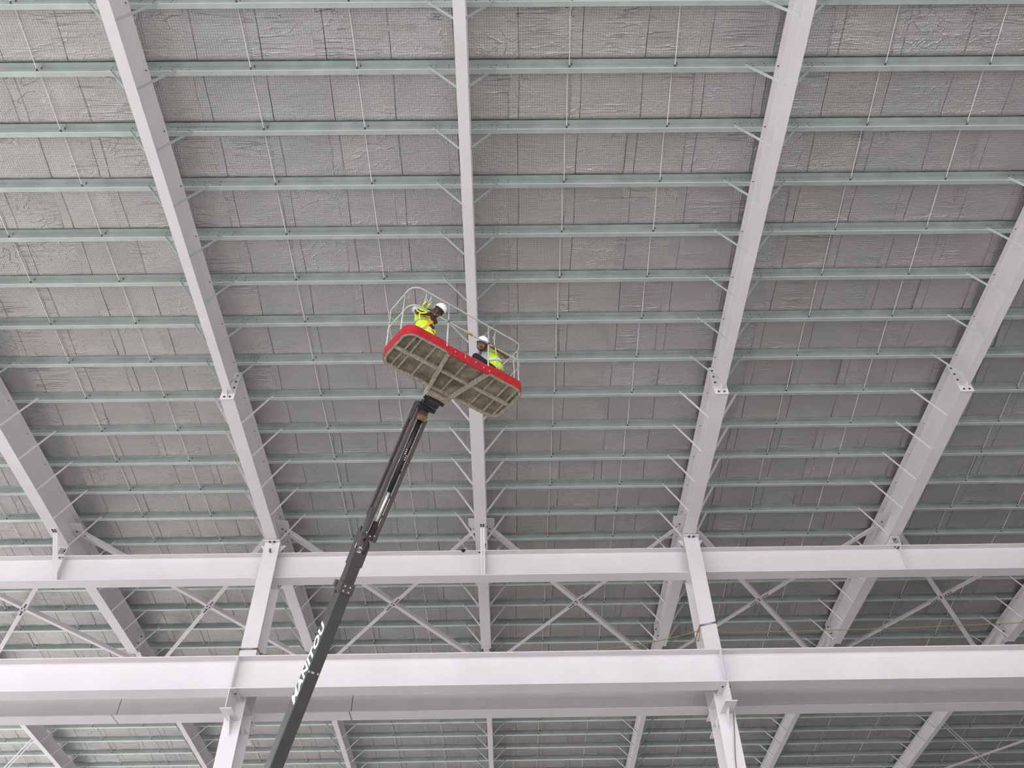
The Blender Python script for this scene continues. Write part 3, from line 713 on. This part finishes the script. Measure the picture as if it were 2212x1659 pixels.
hd.prism([Q(0.082, -1.36, -0.11), Q(0.082, -1.36, 0.11), Q(0.082, -1.66, 0.13), Q(0.082, -1.66, 0.06), Q(0.082, -1.50, -0.11)], UB * 0.03)
head = hd.build('boom_head', BOOM, lift)
MB().tube([Q(-0.005, -1.62, -0.085), Q(-0.03, -1.43, -0.095)], 0.042, 14).build('head_cylinder', CHROME, head, True)
MB().tube([Q(0.005, -1.70, -0.06), Q(-0.004, -1.62, -0.085)], 0.048, 12).build('cylinder_gland', BLACK, head, True)
MB().bar(Q(-0.114, -1.5, -0.05), Q(-0.114, -1.42, -0.05), 0.004, 0.012, BN).build('white_mark', LETTER, head)
clm = MB(); clm.bar(Q(0, -0.84, 0), Q(0, -0.66, 0), 0.245, 0.265, BN)
clm.tube([Q(-0.15, -0.78, 0.10), Q(-0.12, -0.78, 0.10)], 0.03, 10); clm.bar(Q(-0.13, -0.84, 0.13), Q(-0.13, -0.72, 0.13), 0.03, 0.10, BN)
clm.tube([Q(-0.12, -0.66, 0.02), Q(-0.145, -0.66, 0.02)], 0.025, 10); clm.tube([Q(0.11, -0.72, 0.0), Q(0.16, -0.72, 0.0)], 0.028, 10)
collar = clm.build('boom_collar', DARKIRON, lift)
for (a, s_) in ((-0.055, -0.785), (0.04, -0.785), (-0.055, -0.70), (0.04, -0.70)):
    MB().tube([Q(a, s_, -0.130), Q(a, s_, -0.145)], 0.015, 10).build('bolt_head', RAIL, collar)
# outer section, edges bevelled
def rbox(pa, pb, w, h, c=0.014):
    s = MB(); vs = []
    prof = [(-w/2+c, -h/2), (w/2-c, -h/2), (w/2, -h/2+c), (w/2, h/2-c), (w/2-c, h/2), (-w/2+c, h/2), (-w/2, h/2-c), (-w/2, -h/2+c)]
    for s_ in (pa, pb): vs += [Q(a, s_, b) for a, b in prof]
    return s.add(vs, [tuple(range(8))[::-1], tuple(range(8, 16))] + [(i, (i + 1) % 8, 8 + (i + 1) % 8, 8 + i) for i in range(8)])
main = rbox(-0.66, 8.0, 0.2205, 0.2416).build('main_boom', BOOM, lift)
for (a, w_) in ((-0.085, .022), (-0.02, .05), (0.075, .03)):
    MB().bar(Q(a, 0.63, -0.1215), Q(a, 0.66, -0.1215), w_, 0.003, BN).build('paint_chip', SCUFF, main)
# lettering, bold italic capitals reading up the boom on its left face
cu = D.curves.new('lettering', 'FONT'); cu.body = 'MANITOU'; cu.size = 1.0; cu.shear = 0.32; cu.offset = 0.042; cu.extrude = 0.002; cu.space_character = 1.10
tmp = D.objects.new('lettering_tmp', cu); COL.objects.link(tmp)
dg = bpy.context.evaluated_depsgraph_get(); tm = D.meshes.new_from_object(tmp.evaluated_get(dg))
D.objects.remove(tmp); 
xs = [v.co.x for v in tm.vertices]; ys = [v.co.y for v in tm.vertices]; lx0, lx1, ly0, ly1 = min(xs), max(xs), min(ys), max(ys)
o_l = org(main)
for v in tm.vertices:
    tx = (v.co.x - lx0) / (lx1 - lx0); ty = (v.co.y - ly0) / (ly1 - ly0)
    s_ = 1.19 - 1.33 * tx; nn = -0.100 + 0.208 * ty
    v.co = Q(-0.1103 - (0.0015 if v.co.z > 0 else 0.0), s_, nn) - o_l
tm.materials.clear(); tm.materials.append(LETTER); tm.name = 'lettering'
lo = put('lettering', tm, main); lo['label'] = 'bold white italic capital letters reading up the boom'
# turret and chassis on the floor, below the picture
pv = A0 + bd * 8.0
MB().bar(B(U0, pv.y - 0.5, -9.8), B(U0, pv.y + 0.6, -9.8), 0.8, 0.7).build('turret', BOOM, lift)
cb = base; ch = MB()
ch.bar(cb - VBv * 1.3 + ZV * 0.75, cb + VBv * 1.3 + ZV * 0.75, 1.3, 0.5); ch.bar(cb - ZV * 0 + ZV * 0.9, cb + ZV * 1.6, 0.9, 0.9, (1, 0, 0)); ch.build('chassis', BOOM, lift)
for a in (-1, 1):
    for b_ in (-1, 1):
        c_ = cb + VBv * 1.15 * a + UB * 0.75 * b_ + ZV * 0.47
        MB().tube([c_ - UB * 0.16, c_ + UB * 0.16], 0.47, 24).build('wheel', RUBBER, lift)

# ------------------------------------------------------------------ people
def capsule(mb, pts, radii, seg=12):
    """tapered limb through the given joints, rounded at every joint"""
    for i in range(len(pts) - 1):
        a, b = V(pts[i]), V(pts[i + 1]); mb.tube([a, b], radii[i], seg, r1=radii[i + 1])
    for p, r_ in zip(pts, radii): mb.ball(p, r_, seg, 8)
def fuse(mb, name, mt, parent, voxel, smooth=2):
    """fuse overlapping solids into one continuous skin"""
    me = mb.mesh(name + '_raw', mt); o = D.objects.new(name + '_raw', me); COL.objects.link(o)
    md = o.modifiers.new('r', 'REMESH'); md.mode = 'VOXEL'; md.voxel_size = voxel; md.use_smooth_shade = True
    if smooth:
        sm = o.modifiers.new('s', 'SMOOTH'); sm.factor = 0.5; sm.iterations = smooth
    dg = bpy.context.evaluated_depsgraph_get(); dg.update()
    m2 = D.meshes.new_from_object(o.evaluated_get(dg)); D.objects.remove(o); D.meshes.remove(me)
    m2.name = name; m2.transform(M.Translation(-org(parent)))
    m2.materials.clear(); m2.materials.append(mt)
    m2.polygons.foreach_set('use_smooth', [True] * len(m2.polygons))
    return put(name, m2, parent)
FACE = Bd(-0.38, -0.59, -0.71).normalized()
def head_axes(face, tilt):
    up0 = (ZV - face * ZV.dot(face)).normalized(); rt = face.cross(up0).normalized()     # rt: the person's own right seen... towards image right
    if rt.dot(V((1, 0, 0))) < 0: rt = -rt
    up = (up0 * math.cos(tilt) + rt * math.sin(tilt)).normalized()
    x = face.cross(up).normalized()
    return M((x, face, up)).transposed()
def add_head(mb, c, R):
    T = lambda x, y, z: V(c) + R @ V((x, y, z))
    mb.ball(T(0, -0.008, 0.03), (0.077, 0.096, 0.088), 18, 12, R)
    mb.ball(T(0, 0.018, -0.035), (0.063, 0.072, 0.07), 16, 10, R)
    mb.ball(T(0, 0.040, -0.082), (0.036, 0.036, 0.028), 12, 8, R)
    mb.ball(T(0, 0.094, -0.014), (0.014, 0.016, 0.026), 10, 8, R); mb.ball(T(0, 0.098, -0.027), (0.019, 0.015, 0.012), 10, 8, R)
    mb.ball(T(0, 0.078, 0.036), (0.052, 0.016, 0.011), 12, 8, R)
    for s in (-1, 1):
        mb.ball(T(0.079 * s, -0.005, -0.008), (0.010, 0.020, 0.032), 10, 8, R)
        mb.ball(T(0.040 * s, 0.064, -0.018), (0.024, 0.020, 0.020), 10, 8, R)
    return T
def add_hand(mb, g, rd, inn, up, n_f=4, fr=0.0085):
    """hand closed on a rail at g: rd along the rail, inn towards the body, up"""
    R_ = 0.030
    for i in range(n_f):
        c = g + rd * (i - 1.5) * 0.0225; L_ = (1.0, 1.12, 1.08, 0.88)[i]
        pts = []
        for a in (55, 95, 135, 175, 215, 255):
            a2 = math.radians(a if a < 100 else 95 + (a - 95) * L_)
            pts.append(c + inn * (math.cos(a2) * R_) + up * (math.sin(a2) * R_))
        capsule(mb, pts, [fr * 1.15, fr * 1.1, fr * 1.05, fr, fr * .95, fr * .85], 8)
    palm = g + inn * 0.038 + up * 0.018
    rot = M((rd, inn, up)).transposed()
    mb.ball(palm, (0.046, 0.028, 0.022), 12, 8, rot); mb.ball(g + inn * 0.022 + up * 0.030, (0.044, 0.018, 0.013), 12, 8, rot)
    th = [palm + rd * -0.036, palm + rd * -0.052 + up * -0.030 + inn * -0.012, g + rd * -0.045 - up * 0.036 + inn * 0.004, g + rd * -0.034 - up * 0.036 - inn * 0.020]
    capsule(mb, th, [0.014, 0.012, 0.0105, 0.009], 8)
    return palm
def face_parts(T, R, parent, beard=None):
    for s in (-1, 1):
        e = MB().ball(T(0.031 * s, 0.079, 0.012), (0.012, 0.009, 0.0055), 10, 6, R).build('eye', EYE, parent, True)
        MB().ball(T(0.031 * s, 0.0868, 0.011), 0.005, 8, 6).build('pupil', HAIR, e, True)
        MB().bar(T(0.014 * s, 0.092, 0.032), T(0.050 * s, 0.084, 0.034), 0.012, 0.008, R @ V((0, 0, 1))).build('eyebrow', HAIR, parent)
    MB().ball(T(0, 0.088, -0.055), (0.026, 0.008, 0.007), 10, 6, R).build('mouth', LIP, parent, True)
    if beard:
        b = MB(); b.ball(T(0, 0.010, -0.070), (0.060, 0.066, 0.045), 14, 10, R); b.ball(T(0, 0.034, -0.094), (0.042, 0.044, 0.024), 12, 8, R)
        b.build('beard', STUB, parent, True)
        MB().ball(T(0, 0.092, -0.043), (0.030, 0.006, 0.005), 10, 6, R).build('moustache', HAIR, parent, True)
def hat(T, R, parent):
    b = MB(); seg = 22; prof = []
    for k in range(8):
        a = PI / 2 * k / 7; prof.append((math.cos(a), math.sin(a)))
    vs = []; fs = []
    for (cr_, sr) in prof:
        for q in range(seg):
            a = 2 * PI * q / seg; vs.append(T(0.114 * cr_ * math.cos(a), -0.008 + 0.134 * cr_ * math.sin(a), 0.040 + 0.120 * sr))
    n = len(prof)
    for i in range(n - 1):
        for q in range(seg): fs.append((i * seg + q, i * seg + (q + 1) % seg, (i + 1) * seg + (q + 1) % seg, (i + 1) * seg + q))
    o = len(vs)
    for q in range(seg):                                      # brim, longer in front, and inner wall
        a = 2 * PI * q / seg; fr = max(0, math.sin(a)) ** 2
        vs.append(T((0.126) * math.cos(a), -0.008 + (0.146 + 0.05 * fr) * math.sin(a), 0.030 - 0.006 * fr))
    for q in range(seg):
        a = 2 * PI * q / seg; vs.append(T(0.106 * math.cos(a), -0.008 + 0.126 * math.sin(a), 0.030))
    for q in range(seg):
        p = (q + 1) % seg; fs += [(q, p, o + p, o + q), (o + q, o + p, o + seg + p, o + seg + q)]
    b.add(vs, fs); h = b.build('hard_hat', HAT, parent, True)
    MB().tube([T(-0.02, -0.12, 0.10), T(-0.02, -0.06, 0.152), T(-0.02, 0.04, 0.158), T(-0.02, 0.11, 0.11)], 0.008, 6).build('hat_ridge', HAT, h, True)
    MB().tube([T(0.02, -0.12, 0.10), T(0.02, -0.06, 0.152), T(0.02, 0.04, 0.158), T(0.02, 0.11, 0.11)], 0.008, 6).build('hat_ridge', HAT, h, True)
    return h
def strap(pts, w, t, mt, name, parent, nrm):
    s = MB()
    for a, b in zip(pts[:-1], pts[1:]): s.bar(a, b, w, t, nrm)
    return s.build(name, mt, parent)

def torso_shell(mb, hip, chest, sL, sR, grow):
    h, c = V(hip), V(chest); sl, sr = V(sL), V(sR); ax = (c - h).normalized(); sd = (sr - sl); sd = (sd - ax * sd.dot(ax)).normalized(); fr = ax.cross(sd)
    rot = M((sd, fr, ax)).transposed(); L_ = (c - h).length
    for t, rx, ry in ((0.0, .155, .115), (0.25, .150, .108), (0.5, .158, .110), (0.75, .172, .115), (0.95, .168, .105)):
        mb.ball(h + (c - h) * t, (rx + grow, ry + grow, L_ * 0.24 + grow * .5), 18, 12, rot)
    return rot, sd, fr, ax

# ---- left man: leaning on the middle rail, looking down at the camera
man1 = thing('person', B(-0.70, -0.20, 0.057), 'man in white helmet and lime vest leaning on the basket rail at left', 'person')
hip, chest = B(-0.72, -0.19, 0.40), B(-0.785, -0.20, 0.86)
sL, sR = B(-0.955, -0.20, 0.905), B(-0.635, -0.235, 0.955)
neck0, hc = B(-0.745, -0.235, 0.95), B(-0.605, -0.365, 0.955)
Rh = head_axes(FACE, math.radians(38))
g1 = B(-0.685, -0.44, 0.715); inn = Bd(-0.25, 0.9, -0.1).normalized(); upv = ZV
e1, w1 = B(-1.005, -0.35, 0.665), g1 + Bd(-0.075, 0.035, 0.0)
e2, w2 = B(-0.625, -0.31, 0.71), B(-0.745, -0.385, 0.71)
legs1 = [[B(-0.75, -0.17, 0.38), B(-0.80, -0.30, 0.15), B(-0.79, 0.12, 0.13), B(-0.78, 0.24, 0.10)], [B(-0.58, -0.17, 0.38), B(-0.50, -0.30, 0.15), B(-0.52, 0.12, 0.13), B(-0.53, 0.24, 0.10)]]
b = MB()
torso_shell(b, hip, chest, sL, sR, -0.012); T1 = add_head(b, hc, Rh)
capsule(b, [neck0, hc - Rh @ V((0, 0.01, 0.03))], [0.062, 0.056]); capsule(b, [sL, neck0, sR], [0.062, 0.065, 0.062])
capsule(b, [sL, e1, w1], [0.054, 0.043, 0.030]); capsule(b, [sR, e2, w2], [0.054, 0.043, 0.030])
add_hand(b, g1, UB, VBv, ZV); add_hand(b, B(-0.785, -0.44, 0.715), UB, VBv, ZV); capsule(b, [w2, B(-0.785, -0.405, 0.725)], [0.030, 0.024]); capsule(b, [w1, g1 + VBv * 0.035 + ZV * 0.02], [0.030, 0.026])
for lg in legs1: capsule(b, lg, [0.075, 0.052, 0.040, 0.035])
fuse(b, 'body', SKIN1, man1, 0.0062)
face_parts(T1, Rh, man1)
tip = M.Rotation(math.radians(13), 3, 'X'); hat(lambda x, y, z: hc + Rh @ (tip @ V((x, y, z))), Rh, man1)
MB().tube([T1(-0.078, 0.0, 0.03), T1(-0.07, 0.03, -0.06), T1(0, 0.05, -0.112), T1(0.07, 0.03, -0.06), T1(0.078, 0.0, 0.03)], 0.006, 6).build('chin_strap', HAIR, man1, True)
b = MB(); capsule(b, [sL, sL.lerp(e1, 0.55)], [0.072, 0.066]); capsule(b, [sR, sR.lerp(e2, 0.55)], [0.072, 0.066]); fuse(b, 'shirt_sleeves', SHIRT, man1, 0.008)
b = MB(); rot1, sd1, fr1, ax1 = torso_shell(b, hip, chest, sL, sR, 0.012); capsule(b, [sL.lerp(sR, .12), neck0.lerp(chest, .25), sL.lerp(sR, .88)], [0.078, 0.072, 0.078]); capsule(b, [hip + ax1 * 0.08, hip - ax1 * 0.07], [0.13, 0.13]); b.ball(hip - ax1 * 0.06, (0.185, 0.150, 0.14), 16, 10, rot1); vest1 = fuse(b, 'hi_vis_vest', VEST, man1, 0.008)
b = MB()
for lg in legs1: capsule(b, lg[:3], [0.095, 0.066, 0.055])
b.ball(hip - ZV * 0.02, (0.165, 0.13, 0.11), 14, 10, rot1); fuse(b, 'trousers', TROUSER, man1, 0.009)
for lg in legs1:
    b = MB(); capsule(b, lg[2:], [0.058, 0.048]); fuse(b, 'boot', BOOTM, man1, 0.009)
def on_torso(h, c, rot, t, ang, grow):
    a = math.radians(ang); rx, ry = 0.166 + grow, 0.118 + grow
    return h + (c - h) * t + rot @ V((rx * math.sin(ang * PI / 180), ry * math.cos(a), 0))
fsign = -1 if fr1.dot(VBv) > 0 else 1
def tp(t, ang, gr=0.004): return on_torso(hip, chest, rot1, t, ang if fsign > 0 else 180 - ang, gr)
def ribbon(pts, w, mt, name, parent, axis, t=0.006):
    s = MB()
    for p, q in zip(pts[:-1], pts[1:]): s.bar(p, q, w, t, axis) if False else None
    vs = []; fs = []; ax = V(axis).normalized()
    for i, p in enumerate(pts):
        d = (pts[min(i + 1, len(pts) - 1)] - pts[max(i - 1, 0)]).normalized(); 
        c = ax; 
        side = (c - d * c.dot(d)).normalized() * w / 2
        vs += [p - side, p + side]
    n = len(pts)
    for i in range(n - 1): fs.append((2 * i, 2 * i + 1, 2 * i + 3, 2 * i + 2))
    me = s.add(vs, fs); o = me.build(name, mt, parent)
    sol = o.modifiers.new('thickness', 'SOLIDIFY'); sol.thickness = t; sol.offset = 0
    return o
for t in (0.18, 0.62):
    ribbon([tp(t, a, 0.012) for a in range(0, 361, 15)], 0.05, BAND, 'reflective_band', man1, ax1)
ribbon([tp(0.95 - 0.85 * q / 8, -52 + 12.5 * q, 0.016) for q in range(9)], 0.045, ORANGE, 'harness_strap', man1, sd1 + ax1)
ribbon([tp(0.90 - 0.80 * q / 8, 62 - 11 * q, 0.018) for q in range(9)], 0.045, ORANGE, 'harness_strap', man1, sd1 - ax1)
ribbon([tp(0.34 - 0.05 * q, 10 + 6 * q, 0.026) for q in range(4)], 0.06, NAVY, 'harness_pad', man1, sd1)
for (ru, du, vv) in ((-0.905, -0.903, 0), (-0.805, -0.822, 1)):
    b = MB(); b.tube([B(ru, -0.44, 1.205), B(ru, -0.46, 1.185), B(ru, -0.44, 1.160), B(ru, -0.43, 1.190)], 0.007, 6, True); b.tube([B(ru, -0.425, 1.16), B(du, -0.42, 1.02)], 0.011, 6)
    c_ = B(du, -0.42, 0.975); b.tube([c_ + (UB * math.cos(a) + ZV * math.sin(a)) * 0.028 for a in [2 * PI * q / 12 for q in range(12)]], 0.008, 6, True)
    hk = b.build('lanyard_hook', RAIL, man1, True)
    b = MB(); b.tube(smooth_path([c_ - ZV * 0.03, c_ + Bd(-0.005, 0.06, -0.055), B(-0.86 + 0.06 * vv, -0.27, 0.985), B(-0.84 + 0.05 * vv, -0.16, 0.99)]), 0.015, 8)
    b.build('lanyard', LANY, man1, True)
b = MB(); b.tube(smooth_path([B(-0.93, -0.22, 0.97), B(-1.02, -0.33, 0.78), B(-1.03, -0.38, 0.66), B(-0.97, -0.42, 0.60), B(-0.90, -0.43, 0.64), B(-0.87, -0.43, 0.68), B(-0.92, -0.42, 0.64), B(-0.99, -0.40, 0.58), B(-0.95, -0.36, 0.50), B(-0.92, -0.33, 0.38)]), 0.010, 8)
b.build('lanyard', LANY, man1, True)

# ---- right man: squatting, one hand on the rail, knees to the left
man2 = thing('person', B(0.60, -0.20, 0.057), 'bearded man in white helmet squatting in the right half of the basket', 'person')
hip, chest = B(0.80, -0.16, 0.37), B(0.65, -0.215, 0.755)
sL, sR = B(0.505, -0.25, 0.755), B(0.755, -0.19, 0.86)
neck0, hc = B(0.50, -0.265, 0.775), B(0.330, -0.345, 0.735)
Rh2 = head_axes((FACE + Bd(-0.12, 0, 0.05)).normalized(), math.radians(14))
g2 = B(0.52, -0.44, 0.715)
e2, w2 = B(0.885, -0.345, 0.80), g2 + Bd(0.07, 0.035, 0.025)
e1, w1 = B(0.52, -0.08, 0.52), B(0.36, -0.10, 0.47)
legs2 = [[B(0.76, -0.20, 0.36), B(0.255, -0.28, 0.43), B(0.48, -0.22, 0.13), B(0.36, -0.25, 0.09)], [B(0.78, -0.05, 0.36), B(0.38, 0.02, 0.42), B(0.56, 0.02, 0.13), B(0.44, 0.02, 0.09)]]
b = MB(); torso_shell(b, hip, chest, sL, sR, -0.012); T2 = add_head(b, hc, Rh2)
capsule(b, [neck0, hc - Rh2 @ V((0, 0.01, 0.03))], [0.064, 0.058]); capsule(b, [sL, neck0, sR], [0.062, 0.066, 0.062])
capsule(b, [sR, e2, w2], [0.062, 0.052, 0.034]); capsule(b, [sL, e1, w1], [0.056, 0.045, 0.031])
add_hand(b, g2, -UB, VBv, ZV); capsule(b, [w2, g2 + VBv * 0.036 + ZV * 0.02], [0.031, 0.027])
add_hand(b, w1 + Bd(-0.05, -0.02, 0.0), UB, VBv, ZV)
for lg in legs2: capsule(b, lg, [0.08, 0.055, 0.04, 0.035])
fuse(b, 'body', SKIN2, man2, 0.0062)
face_parts(T2, Rh2, man2, True); hat(lambda x, y, z: hc + Rh2 @ (tip @ V((x, y, z))), Rh2, man2)
MB().tube([T2(-0.080, 0.0, 0.03), T2(-0.074, 0.025, -0.06), T2(0, 0.05, -0.122), T2(0.074, 0.025, -0.06), T2(0.080, 0.0, 0.03)], 0.007, 6).build('chin_strap', HAIR, man2, True)
b = MB(); capsule(b, [sR, sR.lerp(e2, 0.62)], [0.074, 0.066]); capsule(b, [sL, sL.lerp(e1, 0.62)], [0.074, 0.066]); capsule(b, [sL, neck0, sR], [0.070, 0.072, 0.070]); fuse(b, 'shirt', SHIRT, man2, 0.008)
b = MB(); rot2, sd2, fr2, ax2 = torso_shell(b, hip, chest, sL, sR, 0.012); capsule(b, [sL.lerp(sR, .02), neck0.lerp(chest, .3), sL.lerp(sR, .86)], [0.080, 0.078, 0.080]); b.ball(hip - ax2 * 0.05, (0.172, 0.132, 0.10), 16, 10, rot2); fuse(b, 'hi_vis_vest', VEST2, man2, 0.008)
b = MB()
for lg in legs2: capsule(b, lg[:3], [0.105, 0.072, 0.056])
b.ball(hip - ZV * 0.04, (0.165, 0.13, 0.10), 14, 10, rot2); fuse(b, 'trousers', TROUSER, man2, 0.009)
for lg in legs2:
    b = MB(); capsule(b, lg[2:], [0.058, 0.048]); fuse(b, 'boot', BOOTM, man2, 0.009)
def tp2(t, ang, gr=0.012): return on_torso(hip, chest, rot2, t, ang, gr)
ribbon([tp2(0.70, a) for a in range(0, 361, 15)], 0.05, BAND, 'reflective_band', man2, ax2)
ribbon([tp2(0.22, a) for a in range(0, 361, 15)], 0.05, TAPE, 'harness_belt', man2, ax2)
b = MB(); b.tube([B(0.565, -0.44, 1.205), B(0.565, -0.46, 1.185), B(0.565, -0.44, 1.160), B(0.565, -0.43, 1.190)], 0.007, 6, True); b.tube([B(0.565, -0.425, 1.16), B(0.535, -0.43, 1.0)], 0.010, 6)
b.tube([B(0.53, -0.43, 0.97) + (UB * math.cos(a) + ZV * math.sin(a)) * 0.024 for a in [2 * PI * q / 12 for q in range(12)]], 0.008, 6, True); b.build('lanyard_hook', RAIL, man2, True)
b = MB(); b.tube(smooth_path([B(0.53, -0.43, 0.95), B(0.525, -0.45, 0.80), B(0.545, -0.46, 0.62), B(0.60, -0.42, 0.40), B(0.62, -0.38, 0.26)]), 0.009, 8); b.build('lanyard', LANY2, man2, True)
b = MB(); b.tube(smooth_path([B(0.965, -0.40, 0.83), B(0.965, -0.44, 0.735), B(0.975, -0.41, 0.66), B(1.00, -0.39, 0.5), B(1.015, -0.36, 0.30), B(1.04, -0.28, 0.20), B(0.9, -0.2, 0.36)]), 0.008, 8); b.build('lanyard', LANY2, man2, True)
